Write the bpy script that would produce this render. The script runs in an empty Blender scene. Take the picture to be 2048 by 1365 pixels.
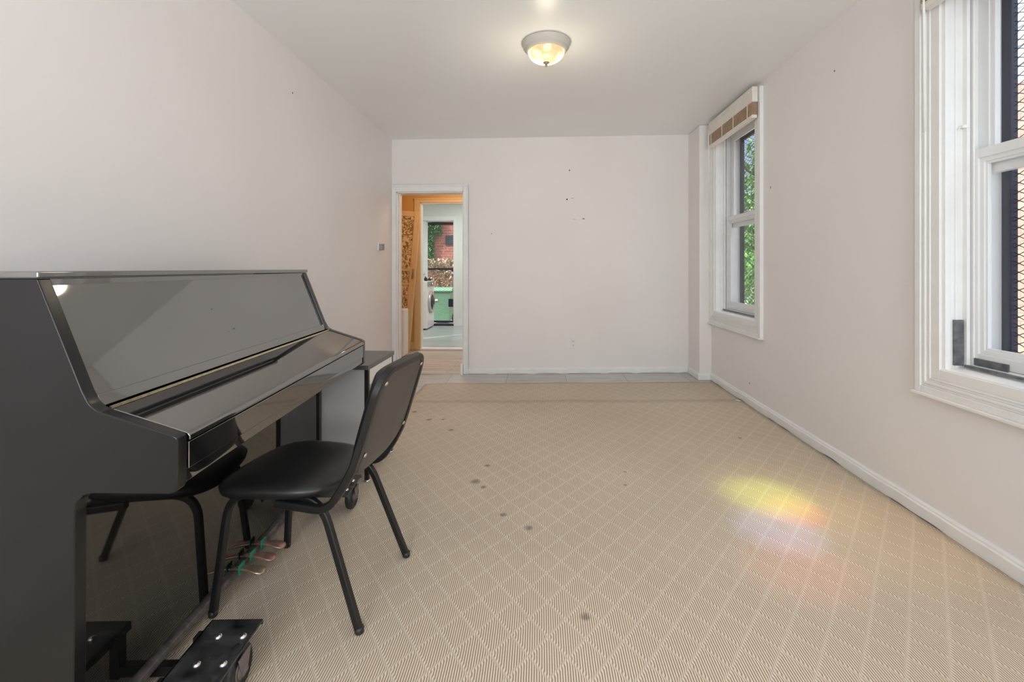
import bpy, bmesh, math, random
from mathutils import Vector, Matrix
from math import radians as R, pi, sin, cos
random.seed(7)
SC = bpy.context.scene
COL = SC.collection

# ------------------------------------------------------------------ camera, world, light
F_PX = 910.0
cam_d = bpy.data.cameras.new('camera'); cam = bpy.data.objects.new('camera', cam_d); COL.objects.link(cam)
cam_d.sensor_fit = 'HORIZONTAL'; cam_d.sensor_width = 36.0
cam_d.lens = 36.0 * F_PX / 2048.0
cam_d.shift_x = 0.0; cam_d.shift_y = -145.5 / 2048.0
cam_d.clip_start = 0.05; cam_d.clip_end = 200
cam.location = (0, 0, 1.2)
cam.rotation_euler = (pi / 2, 0, math.atan(56 / F_PX))
SC.camera = cam
SC.view_settings.view_transform = 'Standard'; SC.view_settings.look = 'None'
SC.view_settings.gamma = 1.0; SC.view_settings.exposure = -0.14
try: SC.view_settings.use_curve_mapping = False
except Exception: pass
SC.cycles.use_denoising = True
SC.cycles.max_bounces = 10; SC.cycles.diffuse_bounces = 6; SC.cycles.glossy_bounces = 5
SC.cycles.transparent_max_bounces = 24
SC.cycles.sample_clamp_indirect = 6.0
SC.cycles.caustics_reflective = False; SC.cycles.caustics_refractive = False

W = bpy.data.worlds.new('sky'); SC.world = W; W.use_nodes = True
nt = W.node_tree; nt.nodes.clear()
def wn(t, **k):
    n = nt.nodes.new(t)
    for a, b in k.items(): setattr(n, a, b)
    return n
wo = wn('ShaderNodeOutputWorld'); bg = wn('ShaderNodeBackground'); tc = wn('ShaderNodeTexCoord')
sep = wn('ShaderNodeSeparateXYZ'); nt.links.new(tc.outputs['Generated'], sep.inputs[0])
rmp = wn('ShaderNodeValToRGB'); nt.links.new(sep.outputs['Z'], rmp.inputs[0])
rmp.color_ramp.elements[0].position = 0.0; rmp.color_ramp.elements[0].color = (.62, .72, .84, 1)
rmp.color_ramp.elements[1].position = 0.42; rmp.color_ramp.elements[1].color = (.42, .60, .92, 1)
e_ = rmp.color_ramp.elements.new(.68); e_.color = (4.2, 4.6, 5.3, 1)
nz = wn('ShaderNodeTexNoise'); nz.inputs['Scale'].default_value = 5; nz.inputs['Detail'].default_value = 6
nt.links.new(tc.outputs['Generated'], nz.inputs['Vector'])
r2 = wn('ShaderNodeValToRGB'); nt.links.new(nz.outputs[0], r2.inputs[0])
r2.color_ramp.elements[0].position = .48; r2.color_ramp.elements[1].position = .62
mx = wn('ShaderNodeMixRGB', blend_type='LIGHTEN'); mx.inputs[2].default_value = (.95, .97, 1, 1)
nt.links.new(r2.outputs[0], mx.inputs[0]); nt.links.new(rmp.outputs[0], mx.inputs[1])
nt.links.new(mx.outputs[0], bg.inputs[0]); bg.inputs[1].default_value = 1.0
nt.links.new(bg.outputs[0], wo.inputs[0])

def lamp(name, typ, loc, energy, color, rot=(0, 0, 0), **k):
    d = bpy.data.lights.new(name, typ); d.energy = energy; d.color = color
    for a, b in k.items(): setattr(d, a, b)
    o = bpy.data.objects.new(name, d); COL.objects.link(o); o.location = loc; o.rotation_euler = rot
    return o
def aim(o, target):
    o.rotation_euler = (Vector(target) - o.location).to_track_quat('-Z', 'Y').to_euler()
sun = lamp('sun', 'SUN', (0, 0, 8), 5.2, (1, .95, .87), angle=R(1.0))
aim(sun, (3.4, 3.2, 2.0))            # from high up behind the camera, over the roof, into the alley and the yard
# area lamps added at two assumed, unseen front windows to light the room
for wx in (-.75, .85):
    lamp('front_fill_light', 'AREA', (wx, -1.66, 1.60), 36, (.94, .975, 1), (R(106), 0, 0), shape='RECTANGLE', size=.92, size_y=1.7, spread=R(135))
lamp('hall_lamp_light', 'POINT', (-1.15, 5.75, 2.35), 17, (1, .84, .62), shadow_soft_size=.12)
lamp('kitchen_fill_light', 'AREA', (-1.3, 7.9, 2.60), 38, (.93, .98, 1), (0, 0, 0), shape='RECTANGLE', size=1.2, size_y=.8)  # unseen area lamp added under the kitchen ceiling to brighten the kitchen
# unseen coloured spot lamps, added to stand in for rainbow sunlight on the carpet
for nm, (tx, ty), e, c, sz in (('green', (1.12, 2.34), 130, (.75, 1, .05), 12), ('red', (1.18, 2.20), 115, (1, .12, .06), 8),
                               ('yellow', (1.22, 2.36), 34, (1, .85, .25), 22), ('orange', (1.40, 2.05), 34, (1, .55, .22), 26),
                               ('blue', (1.03, 2.04), 120, (.35, .42, 1), 11), ('pink', (.98, 1.78), 50, (1, .30, .30), 13)):
    l = lamp('rainbow_spot_' + nm, 'SPOT', (1.60, 1.75, 2.30), e, c, spot_size=R(sz), spot_blend=1.0, shadow_soft_size=.02)
    aim(l, (tx, ty, .05))

# ------------------------------------------------------------------ materials
class NT:
    def __init__(s, name):
        s.m = bpy.data.materials.new(name); s.m.use_nodes = True; s.t = s.m.node_tree
        s.b = s.t.nodes['Principled BSDF']; s.out = s.t.nodes['Material Output']
    def n(s, t, **k):
        x = s.t.nodes.new(t)
        for a, b in k.items(): setattr(x, a, b)
        return x
    def l(s, a, b): s.t.links.new(a, b)
    def math(s, op, a, b=None, c=None):
        x = s.n('ShaderNodeMath', operation=op)
        for i, v in enumerate((a, b, c)):
            if v is None: continue
            if isinstance(v, (int, float)): x.inputs[i].default_value = v
            else: s.l(v, x.inputs[i])
        return x.outputs[0]
    def mix(s, f, a, b, blend='MIX'):
        x = s.n('ShaderNodeMixRGB', blend_type=blend)
        for i, v in enumerate((f, a, b)):
            if isinstance(v, (int, float)): x.inputs[i].default_value = v
            elif isinstance(v, tuple): x.inputs[i].default_value = (*v[:3], 1)
            else: s.l(v, x.inputs[i])
        return x.outputs[0]
    def noise(s, scale, detail=3, vec=None, dist=0.0):
        x = s.n('ShaderNodeTexNoise'); x.inputs['Scale'].default_value = scale; x.inputs['Detail'].default_value = detail
        x.inputs['Distortion'].default_value = dist
        if vec is None: vec = s.geo()
        s.l(vec, x.inputs['Vector']); return x.outputs[0]
    def geo(s):
        if not hasattr(s, '_g'): s._g = s.n('ShaderNodeTexCoord')
        return s._g.outputs['Object']
    def ramp(s, f, stops):
        x = s.n('ShaderNodeValToRGB'); e = x.color_ramp.elements
        while len(e) < len(stops): e.new(.5)
        for q, (p, c) in zip(e, stops): q.position = p; q.color = (*c, 1)
        s.l(f, x.inputs[0]); return x.outputs[0]
    def bump(s, h, strength=.3, dist=.002):
        x = s.n('ShaderNodeBump'); x.inputs['Strength'].default_value = strength; x.inputs['Distance'].default_value = dist
        s.l(h, x.inputs['Height']); s.l(x.outputs[0], s.b.inputs['Normal'])

def pm(name, col, rough=.5, metal=0, ior=1.5, var=.06, scale=6, bump=0, bscale=60, spec=None):
    s = NT(name); b = s.b
    b.inputs['Roughness'].default_value = rough; b.inputs['Metallic'].default_value = metal; b.inputs['IOR'].default_value = ior
    if spec is not None: b.inputs['Specular IOR Level'].default_value = spec
    f = s.noise(scale, 3)
    lo = tuple(c * (1 - var) for c in col); hi = tuple(min(1, c * (1 + var)) for c in col)
    s.l(s.ramp(f, [(.3, lo), (.7, hi)]), b.inputs['Base Color'])
    if bump: s.bump(s.noise(bscale, 4), bump, .002)
    return s.m

M = {}
M['wall'] = pm('wall_paint', (.83, .80, .79), .42, var=.02, scale=1.3, bump=.08, bscale=9)
M['wallb'] = pm('back_wall_paint', (.83, .80, .78), .5, var=.02, scale=1.3, bump=.08, bscale=9)
M['ceil'] = pm('ceiling_paint', (.88, .895, .89), .30, var=.02, scale=1.0, bump=.10, bscale=4)
M['trim'] = pm('white_trim_paint', (.84, .84, .83), .35, var=.03, scale=9, bump=.1, bscale=40)
M['vinyl'] = pm('white_vinyl', (.80, .81, .81), .3, var=.01)
M['hall'] = pm('hall_yellow_paint', (.66, .38, .13), .5, var=.03, scale=2)
M['hallt'] = pm('hall_trim_paint', (.74, .52, .27), .4, var=.03, scale=4)
M['kit'] = pm('kitchen_pale_green_paint', (.73, .77, .74), .5, var=.03, scale=2)
M['piano'] = pm('black_polyester_lacquer', (.012, .012, .013), .035, ior=3.7, var=.15)
M['piano_low'] = pm('black_lacquer_lower', (.008, .008, .008), .03, ior=1.85, var=.15)
M['piano_side'] = pm('black_lacquer_side', (.012, .012, .013), .22, ior=1.5, var=.15, scale=2)
M['dust'] = pm('dusty_rail', (.14, .12, .115), .6, var=.35, scale=40)
M['gold'] = pm('brass_hinge', (1.0, .84, .58), .32, metal=1.0, var=.1, scale=50)
M['brass_old'] = pm('worn_brass', (.50, .38, .27), .35, metal=.8, var=.25, scale=30)
M['brass_red'] = pm('copper_worn', (.50, .30, .24), .38, metal=.7, var=.25, scale=30)
M['felt'] = pm('green_felt', (.02, .30, .18), .9)
M['blk'] = pm('black_powdercoat', (.010, .010, .011), .33, var=.2, scale=20)
M['vin'] = pm('black_seat_vinyl', (.013, .013, .014), .36, var=.15, scale=5, bump=.06, bscale=220)
M['shell'] = pm('dark_grey_back_shell', (.065, .060, .060), .33, var=.08)
M['steel'] = pm('bright_steel', (.75, .75, .76), .22, metal=1.0)
M['plate'] = pm('scuffed_black_plate', (.035, .035, .036), .26, var=.85, scale=13, ior=1.8)
M['rubber'] = pm('black_rubber', (.02, .02, .022), .45)
M['hub'] = pm('grey_hub', (.16, .13, .13), .35)
M['cabw'] = pm('grey_white_melamine', (.60, .60, .60), .3, var=.02)
M['cabd'] = pm('drawer_white', (.86, .82, .78), .3, var=.02)
M['cabb'] = pm('blue_grey_laminate', (.34, .385, .43), .3, var=.03)
M['cabt'] = pm('charcoal_top', (.10, .10, .105), .3, var=.1)
M['grid'] = pm('dark_screen_paint', (.018, .018, .022), .5)
M['navy'] = pm('navy_screen_frame', (.020, .022, .045), .45, var=.2)
M['slat'] = pm('tan_wood_slat', (.52, .36, .24), .5, var=.15, scale=30)
M['cream'] = pm('cream_plastic', (.82, .77, .71), .4, var=.04)
M['greystrip'] = pm('grey_weatherstrip', (.13, .135, .14), .5, var=.4, scale=30)
M['plast'] = pm('white_plastic', (.82, .82, .80), .35)
M['dark'] = pm('dark_hole', (.03, .03, .03), .7)
M['thermo'] = pm('grey_plastic', (.30, .30, .30), .5)
M['nickel'] = pm('brushed_nickel', (.62, .60, .56), .3, metal=.85)
M['bin'] = pm('green_bin_plastic', (.13, .27, .16), .45, var=.06)
M['bark'] = pm('bark', (.10, .075, .055), .9, var=.4, scale=20)
M['conc'] = pm('concrete', (.42, .40, .37), .9, var=.2, scale=5)
M['siding'] = pm('white_siding', (.72, .75, .76), .6, var=.08)
M['darkwin'] = pm('dark_window_panel', (.035, .04, .05), .2)
M['app'] = pm('appliance_white', (.80, .80, .78), .3, var=.02)

def leafm(name, a, b):
    s = NT(name); s.b.inputs['Roughness'].default_value = .5
    s.l(s.ramp(s.noise(9, 2), [(.3, a), (.7, b)]), s.b.inputs['Base Color']); return s.m
M['leaf'] = leafm('green_leaves', (.04, .16, .03), (.22, .46, .08))
M['ivy'] = leafm('ivy_leaves', (.03, .15, .04), (.12, .36, .10))
M['dry'] = leafm('dry_vines', (.30, .24, .13), (.58, .50, .34))

def brick(name, c1, c2, mort, sc, axes):
    s = NT(name); s.b.inputs['Roughness'].default_value = .9
    sp = s.n('ShaderNodeSeparateXYZ'); s.l(s.geo(), sp.inputs[0])
    cb = s.n('ShaderNodeCombineXYZ'); s.l(sp.outputs[axes], cb.inputs[0]); s.l(sp.outputs['Z'], cb.inputs[1])
    t = s.n('ShaderNodeTexBrick'); s.l(cb.outputs[0], t.inputs['Vector'])
    t.inputs['Color1'].default_value = (*c1, 1); t.inputs['Color2'].default_value = (*c2, 1); t.inputs['Mortar'].default_value = (*mort, 1)
    t.inputs['Scale'].default_value = sc; t.inputs['Mortar Size'].default_value = .018
    t.inputs['Brick Width'].default_value = .8; t.inputs['Row Height'].default_value = .27
    s.l(s.mix(.25, t.outputs['Color'], s.ramp(s.noise(14, 4), [(.3, tuple(x * .6 for x in c1)), (.7, c2)])), s.b.inputs['Base Color'])
    return s.m
M['brick_peach'] = brick('peach_brick', (.62, .43, .32), (.74, .55, .42), (.42, .34, .28), 3.6, 'Y')
M['brick_red'] = brick('red_brick', (.33, .10, .065), (.45, .15, .10), (.50, .38, .30), 3.6, 'X')

# glass: thin pane
s = NT('window_glass'); tr = s.n('ShaderNodeBsdfTransparent'); gl = s.n('ShaderNodeBsdfGlossy'); gl.inputs['Roughness'].default_value = .02
ms = s.n('ShaderNodeMixShader'); fr = s.n('ShaderNodeLayerWeight'); fr.inputs[0].default_value = .5
s.l(s.math('ADD', s.math('MULTIPLY', s.math('POWER', fr.outputs['Facing'], 4.0), .35), .02), ms.inputs[0]); s.l(tr.outputs[0], ms.inputs[1]); s.l(gl.outputs[0], ms.inputs[2]); s.l(ms.outputs[0], s.out.inputs[0])
M['glass'] = s.m
# lamp glass
s = NT('lit_ribbed_glass'); s.b.inputs['Base Color'].default_value = (.38, .30, .20, 1); s.b.inputs['Roughness'].default_value = .35
sp = s.n('ShaderNodeSeparateXYZ'); s.l(s.geo(), sp.inputs[0])
ang = s.math('ARCTAN2', sp.outputs['Y'], sp.outputs['X'])
rib = s.math('SINE', s.math('MULTIPLY', ang, 60.0))
big = s.noise(9, 1)
s.l(s.ramp(big, [(.42, (1, .66, .30)), (.56, (1, .84, .56))]), s.b.inputs['Emission Color'])
s.l(s.math('MULTIPLY', s.math('ADD', s.math('MULTIPLY', rib, .20), 1.05), s.ramp(big, [(.38, (.7, .7, .7)), (.6, (1.9, 1.9, 1.9))])), s.b.inputs['Emission Strength'])
M['lampglass'] = s.m
M['rimpaint'] = pm('satin_rim_paint', (.52, .50, .46), .5)
M['finial'] = pm('aged_finial', (.16, .14, .11), .5)

# carpet: ribbed weave along Y with raised diamond lines
s = NT('tan_ribbed_diamond_carpet'); s.b.inputs['Roughness'].default_value = .95; s.b.inputs['Specular IOR Level'].default_value = .15
sp = s.n('ShaderNodeSeparateXYZ'); s.l(s.geo(), sp.inputs[0]); X, Y = sp.outputs['X'], sp.outputs['Y']
wob = s.math('MULTIPLY', s.math('SUBTRACT', s.noise(1.6, 1), .5), .10)
# lattice coordinates for the basis (.058,-.0765) and (.058,.0725)
u = s.math('ADD', s.math('SUBTRACT', s.math('MULTIPLY', s.math('SUBTRACT', X, .025), 8.39), s.math('MULTIPLY', s.math('SUBTRACT', Y, 1.729), 6.711)), wob)
v = s.math('ADD', s.math('ADD', s.math('MULTIPLY', s.math('SUBTRACT', X, .025), 8.85), s.math('MULTIPLY', s.math('SUBTRACT', Y, 1.729), 6.711)), wob)
def line(c, w):
    f = s.math('ABSOLUTE', s.math('SUBTRACT', s.math('FRACT', s.math('ADD', c, .5)), .5))
    return s.math('SUBTRACT', 1.0, s.math('MINIMUM', s.math('MULTIPLY', f, 1.0 / w), 1.0))
ln = s.math('MAXIMUM', line(u, .085), line(v, .085))
ribx = s.math('ADD', s.math('MULTIPLY', X, 2 * pi / .0074), s.math('MULTIPLY', ln, 2.4))
ribv = s.math('ADD', s.math('MULTIPLY', s.math('SINE', ribx), .5), .5)
pil = s.noise(420, 2)
ribv2 = s.math('MULTIPLY', ribv, s.math('ADD', s.math('MULTIPLY', pil, .7), .65))
base = s.ramp(ribv2, [(.02, (.27, .20, .135)), (.35, (.60, .50, .38)), (.95, (.85, .76, .63))])
base = s.mix(s.math('MULTIPLY', ln, .31), base, (.84, .76, .64))
base = s.mix(.6, base, s.ramp(s.noise(1.1, 3), [(.3, (.86, .84, .82)), (.7, (1.05, 1.03, 1.0))]), 'MULTIPLY')
stn_fold = None  # dark stains, plus one faint carpet wrinkle painted as a dark spot
for (sx, sy, sr) in ((-.351, 2.467, .035), (-.30, 2.405, .02), (-.309, 2.668, .022), (-.172, 2.136, .022), (-.051, 2.028, .024), (-.643, 3.259, .025),
                     (-.86, 3.486, .03), (-1.029, 3.682, .03), (.478, 2.596, .012), (.149, 1.518, .022), (.45, 2.44, .012), (1.327, 3.112, .016), (-.75, 3.49, .02)):
    dx = s.math('SUBTRACT', X, sx); dy = s.math('SUBTRACT', Y, sy)
    dd = s.math('SQRT', s.math('ADD', s.math('MULTIPLY', dx, dx), s.math('MULTIPLY', dy, dy)))
    q = s.math('SUBTRACT', 1.0, s.math('MINIMUM', s.math('MULTIPLY', dd, 1 / sr), 1.0))
    stn_fold = q if stn_fold is None else s.math('MAXIMUM', stn_fold, q)
stn_fold = s.math('MULTIPLY', s.math('MINIMUM', s.math('MULTIPLY', stn_fold, s.math('MULTIPLY', s.noise(60, 3), 3.0)), 1.0), .6)
base = s.mix(stn_fold, base, (.10, .075, .06))
# darker band along the crease across the room
cr = s.math('ABSOLUTE', s.math('SUBTRACT', Y, s.math('ADD', 3.93, s.math('MULTIPLY', s.noise(2, 2), .05))))
cr = s.math('SUBTRACT', 1.0, s.math('MINIMUM', s.math('MULTIPLY', cr, 1 / .07), 1.0))
base = s.mix(s.math('MULTIPLY', cr, .30), base, (.25, .20, .16))
s.l(base, s.b.inputs['Base Color'])
s.bump(s.math('ADD', ribv, s.math('MULTIPLY', ln, .9)), .45, .0012)
M['carpet'] = s.m

def planks(name, c1, c2, joint, width, length, axis='X', rough=.45, org=(0, 0)):
    s = NT(name); s.b.inputs['Roughness'].default_value = rough
    sp = s.n('ShaderNodeSeparateXYZ'); s.l(s.geo(), sp.inputs[0])
    cb = s.n('ShaderNodeCombineXYZ')
    o = 'Y' if axis == 'X' else 'X'
    s.l(s.math('ADD', sp.outputs[axis], org[0]), cb.inputs[0]); s.l(s.math('ADD', sp.outputs[o], org[1]), cb.inputs[1])
    t = s.n('ShaderNodeTexBrick'); s.l(cb.outputs[0], t.inputs['Vector'])
    t.inputs['Color1'].default_value = (*c1, 1); t.inputs['Color2'].default_value = (*c2, 1); t.inputs['Mortar'].default_value = (*joint, 1)
    t.inputs['Scale'].default_value = 1; t.inputs['Mortar Size'].default_value = .003
    t.inputs['Brick Width'].default_value = length; t.inputs['Row Height'].default_value = width
    mp = s.n('ShaderNodeMapping'); mp.inputs['Scale'].default_value = (2, 30, 1) if axis == 'X' else (30, 2, 1)
    s.l(s.geo(), mp.inputs[0])
    g = s.noise(1.5, 5, mp.outputs[0], .6)
    s.l(s.mix(.55, t.outputs['Color'], s.ramp(g, [(.3, (.62, .6, .58)), (.7, (1.25, 1.25, 1.25))]), 'MULTIPLY'), s.b.inputs['Base Color'])
    return s.m
M['floor'] = planks('worn_grey_vinyl_floor', (.50, .48, .46), (.57, .555, .54), (.28, .27, .26), .92, .62, 'X', .4, (.35, .1))
M['hallfloor'] = planks('worn_hall_floorboards', (.56, .51, .44), (.66, .61, .54), (.20, .15, .11), .11, 2.1, 'X', .4)
M['kitfloor'] = planks('blue_grey_kitchen_boards', (.40, .455, .475), (.48, .525, .54), (.22, .24, .24), .15, 1.3, 'X', .3)

# fretwork screen door panel
s = NT('floral_fretwork_panel'); s.b.inputs['Roughness'].default_value = .6
vn = s.noise(11, 2, None, 1.8)
s.l(s.ramp(vn, [(.46, (.80, .60, .30)), (.50, (.25, .14, .05)), (.56, (.25, .14, .05)), (.60, (.74, .54, .26))]), s.b.inputs['Base Color'])
M['fret'] = s.m

# ------------------------------------------------------------------ mesh helpers
class MB:
    def __init__(s): s.bm = bmesh.new()
    def box(s, a, b, mat=None):
        x0, y0, z0 = (min(a[i], b[i]) for i in range(3)); x1, y1, z1 = (max(a[i], b[i]) for i in range(3))
        vs = [s.bm.verts.new(p) for p in ((x0, y0, z0), (x1, y0, z0), (x1, y1, z0), (x0, y1, z0), (x0, y0, z1), (x1, y0, z1), (x1, y1, z1), (x0, y1, z1))]
        if mat is not None:
            for v in vs: v.co = mat @ v.co
        for f in ((3, 2, 1, 0), (4, 5, 6, 7), (0, 1, 5, 4), (1, 2, 6, 5), (2, 3, 7, 6), (3, 0, 4, 7)): s.bm.faces.new([vs[i] for i in f])
        return s
    def prism(s, pts, a, b, f):
        """polygon pts (p,q) extruded between a and b; f(p,q,t) gives the 3D point"""
        A = [s.bm.verts.new(f(p, q, a)) for p, q in pts]; B = [s.bm.verts.new(f(p, q, b)) for p, q in pts]
        n = len(pts)
        s.bm.faces.new(A); s.bm.faces.new(B[::-1])
        for i in range(n): s.bm.faces.new((A[i], B[i], B[(i + 1) % n], A[(i + 1) % n]))
        return s
    def bar(s, a, b, w, h=None, up=(0, 0, 1)):
        h = h or w; a = Vector(a); b = Vector(b); d = (b - a).normalized(); up = Vector(up)
        if abs(d.dot(up)) > .98: up = Vector((1, 0, 0))
        x = d.cross(up).normalized(); y = x.cross(d)
        vs = [s.bm.verts.new(p + x * i * w / 2 + y * j * h / 2) for p in (a, b) for i, j in ((-1, -1), (1, -1), (1, 1), (-1, 1))]
        for f in ((0, 1, 2, 3), (7, 6, 5, 4), (0, 4, 5, 1), (1, 5, 6, 2), (2, 6, 7, 3), (3, 7, 4, 0)): s.bm.faces.new([vs[i] for i in f])
        return s
    def tube(s, pts, r, n=10, sq=False, closed=False):
        pts = [Vector(p) for p in pts]; rings = []; N = len(pts)
        prev = None
        for i, p in enumerate(pts):
            if closed: d = (pts[(i + 1) % N] - pts[i - 1]).normalized()
            else: d = (pts[min(i + 1, N - 1)] - pts[max(i - 1, 0)]).normalized()
            if prev is None:
                u = Vector((0, 0, 1)) if abs(d.z) < .9 else Vector((1, 0, 0))
                x = d.cross(u).normalized()
            else:
                x = (prev - d * prev.dot(d)).normalized()
            y = d.cross(x); prev = x
            if sq: ring = [s.bm.verts.new(p + (x * i_ + y * j_) * r) for i_, j_ in ((-1, -.72), (-.72, -1), (.72, -1), (1, -.72), (1, .72), (.72, 1), (-.72, 1), (-1, .72))]
            else: ring = [s.bm.verts.new(p + (x * cos(2 * pi * k / n) + y * sin(2 * pi * k / n)) * r) for k in range(n)]
            rings.append(ring)
        m = len(rings[0])
        for i in range(N if closed else N - 1):
            A, B = rings[i], rings[(i + 1) % N]
            for k in range(m): s.bm.faces.new((A[k], A[(k + 1) % m], B[(k + 1) % m], B[k]))
        if not closed: s.bm.faces.new(rings[0][::-1]); s.bm.faces.new(rings[-1])
        return s
    def lathe(s, prof, n=48, axis=Matrix.Identity(4)):
        rings = []
        for r, z in prof:
            if r < 1e-5: rings.append([s.bm.verts.new(axis @ Vector((0, 0, z)))])
            else: rings.append([s.bm.verts.new(axis @ Vector((r * cos(2 * pi * k / n), r * sin(2 * pi * k / n), z))) for k in range(n)])
        for A, B in zip(rings, rings[1:]):
            for k in range(n):
                a0, a1, b0, b1 = A[k % len(A)], A[(k + 1) % n % len(A)], B[k % len(B)], B[(k + 1) % n % len(B)]
                f = []
                for q in (a0, a1, b1, b0):
                    if q not in f: f.append(q)
                if len(f) > 2: s.bm.faces.new(f)
        return s
    def quad(s, *p):
        s.bm.faces.new([s.bm.verts.new(q) for q in p]); return s
    def ring_x(s, y0, y1, z0, z1, w, xa, xb, wb=None):
        """picture-frame ring in the YZ plane, outer bounds given, w inward"""
        wb = w if wb is None else wb
        s.box((xa, y0, z0), (xb, y0 + w, z1)); s.box((xa, y1 - w, z0), (xb, y1, z1))
        s.box((xa, y0 + w, z1 - w), (xb, y1 - w, z1)); s.box((xa, y0 + w, z0), (xb, y1 - w, z0 + wb)); return s
    def build(s, name, mat, parent=None, smooth=False, bevel=0, seg=2, sub=0, loc=None):
        bmesh.ops.recalc_face_normals(s.bm, faces=s.bm.faces)
        me = bpy.data.meshes.new(name); s.bm.to_mesh(me); s.bm.free()
        me.materials.append(M[mat] if isinstance(mat, str) else mat)
        o = bpy.data.objects.new(name, me); COL.objects.link(o)
        if parent: o.parent = parent
        if loc: o.location = loc
        if bevel:
            md = o.modifiers.new('bevel', 'BEVEL'); md.width = bevel; md.segments = seg; md.limit_method = 'ANGLE'; md.angle_limit = R(35)
            me.polygons.foreach_set('use_smooth', [True] * len(me.polygons))
            wnm = o.modifiers.new('wn', 'WEIGHTED_NORMAL'); wnm.keep_sharp = True
        if sub:
            md = o.modifiers.new('sub', 'SUBSURF'); md.levels = sub; md.render_levels = sub
        if smooth: me.polygons.foreach_set('use_smooth', [True] * len(me.polygons))
        return o

def tag(o, label, cat, group=None, kind=None):
    o['label'] = label; o['category'] = cat
    if group: o['group'] = group
    if kind: o['kind'] = kind
    return o
def struct(o, label=None, cat=None):
    o['kind'] = 'structure'
    if label: o['label'] = label
    if cat: o['category'] = cat
    return o
def empty(name, loc=(0, 0, 0), rz=0):
    o = bpy.data.objects.new(name, None); COL.objects.link(o); o.location = loc; o.rotation_euler = (0, 0, rz)
    o.empty_display_size = .1; return o
def arc(c, r, a0, a1, n, f):
    return [f(c[0] + r * cos(a0 + (a1 - a0) * i / n), c[1] + r * sin(a0 + (a1 - a0) * i / n)) for i in range(n + 1)]
def fillet(pts, r, n=6):
    """round the inner corners of a 3D polyline"""
    P = [Vector(p) for p in pts]; out = [P[0]]
    for i in range(1, len(P) - 1):
        a = (P[i - 1] - P[i]); b = (P[i + 1] - P[i]); rr = min(r, a.length * .49, b.length * .49)
        s_ = P[i] + a.normalized() * rr; e_ = P[i] + b.normalized() * rr
        for k in range(n + 1):
            t = k / n; out.append(s_ * (1 - t) ** 2 + P[i] * 2 * t * (1 - t) + e_ * t ** 2)
    out.append(P[-1]); return out

XL, XR, YB, YF, ZC = -1.667, 1.725, 5.04, -1.5, 2.65
def fz(x): return .0215 * (x + 1.667)      # the old floor rises towards the right wall

# ------------------------------------------------------------------ room shell
struct(MB().box((XL - .3, YF - .25, ZC), (2.05, YB + .14, ZC + .2)).build('ceiling', 'ceil'), 'smooth glossy white ceiling of the room', 'ceiling')
b = MB(); f = lambda p, q, t: (p, t, q)
b.prism([(XL - .3, -.1), (2.0, -.1), (2.0, fz(2.0)), (XL - .3, fz(XL - .3))], YF - .25, YB + .07, f)
struct(b.build('floor', 'floor'), 'worn grey floor sheet showing beyond the carpet edge', 'floor')
struct(MB().box((XL - .25, YF - .25, -.2), (XL, YB, ZC)).build('wall_left', 'wall'), 'pinkish white wall behind the piano', 'wall')
# back wall with the doorway
DX0, DX1, DZ = -1.615, -.853, 2.06
b = MB()
b.box((XL - .3, YB, -.2), (DX0, YB + .14, ZC)); b.box((DX1, YB, -.2), (2.0, YB + .14, ZC)); b.box((DX0, YB, DZ), (DX1, YB + .14, ZC))
struct(b.build('wall_back', 'wallb'), 'white end wall with the doorway at its left', 'wall')
struct(MB().box((1.605, 4.70, -.1), (XR + .01, YB, ZC)).build('trim_1', 'wallb', bevel=.012), 'boxed white corner pier beside the far window', 'pier')
# right wall with two window holes
WN = dict(y0=1.215, y1=2.06, z0=.765, z1=2.50)
WF = dict(y0=3.745, y1=4.60, z0=.775, z1=2.50)
b = MB(); X0, X1 = XR, 2.00
e = .03
ys = [YF - .25, WN['y0'] - e, WN['y1'] + e, WF['y0'] - e, WF['y1'] + e, YB + .1]
b.box((X0, ys[0], -.2), (X1, ys[1], ZC)); b.box((X0, ys[2], -.2), (X1, ys[3], ZC)); b.box((X0, ys[4], -.2), (X1, ys[5], ZC))
for w, a, c in ((WN, ys[1], ys[2]), (WF, ys[3], ys[4])):
    b.box((X0, a, -.2), (X1, c, w['z0'] - e)); b.box((X0, a, w['z1'] + e), (X1, c, ZC))
struct(b.build('wall_right', 'wall'), 'pinkish white wall with two tall windows', 'wall')
# front wall behind the camera with two window openings
b = MB(); fy0, fy1 = YF - .2, YF
fx = [XL - .25, -1.25, -.25, .35, 1.35, 2.0]
b.box((fx[0], fy0, -.2), (fx[1], fy1, ZC)); b.box((fx[2], fy0, -.2), (fx[3], fy1, ZC)); b.box((fx[4], fy0, -.2), (fx[5], fy1, ZC))
for a, c in ((fx[1], fx[2]), (fx[3], fx[4])):
    b.box((a, fy0, -.2), (c, fy1, .7)); b.box((a, fy0, 2.5), (c, fy1, ZC))
struct(b.build('wall_front', 'wall'), 'wall behind the camera with two windows', 'wall')
for i, (a, c) in enumerate(((fx[1], fx[2]), (fx[3], fx[4]))):
    b = MB(); b.box((a - .1, YF, .6), (a, YF + .02, 2.6)); b.box((c, YF, .6), (c + .1, YF + .02, 2.6)); b.box((a, YF, 2.5), (c, YF + .02, 2.6)); b.box((a, YF, .6), (c, YF + .03, .7))
    b.box((a, YF - .06, 1.58), (c, YF - .03, 1.63)); b.box((a, YF - .06, .7), (a + .04, YF - .03, 2.5)); b.box((c - .04, YF - .06, .7), (c, YF - .03, 2.5))
    struct(b.build('window_%d' % (i + 3), 'trim'), 'front window behind the camera', 'window')

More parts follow.
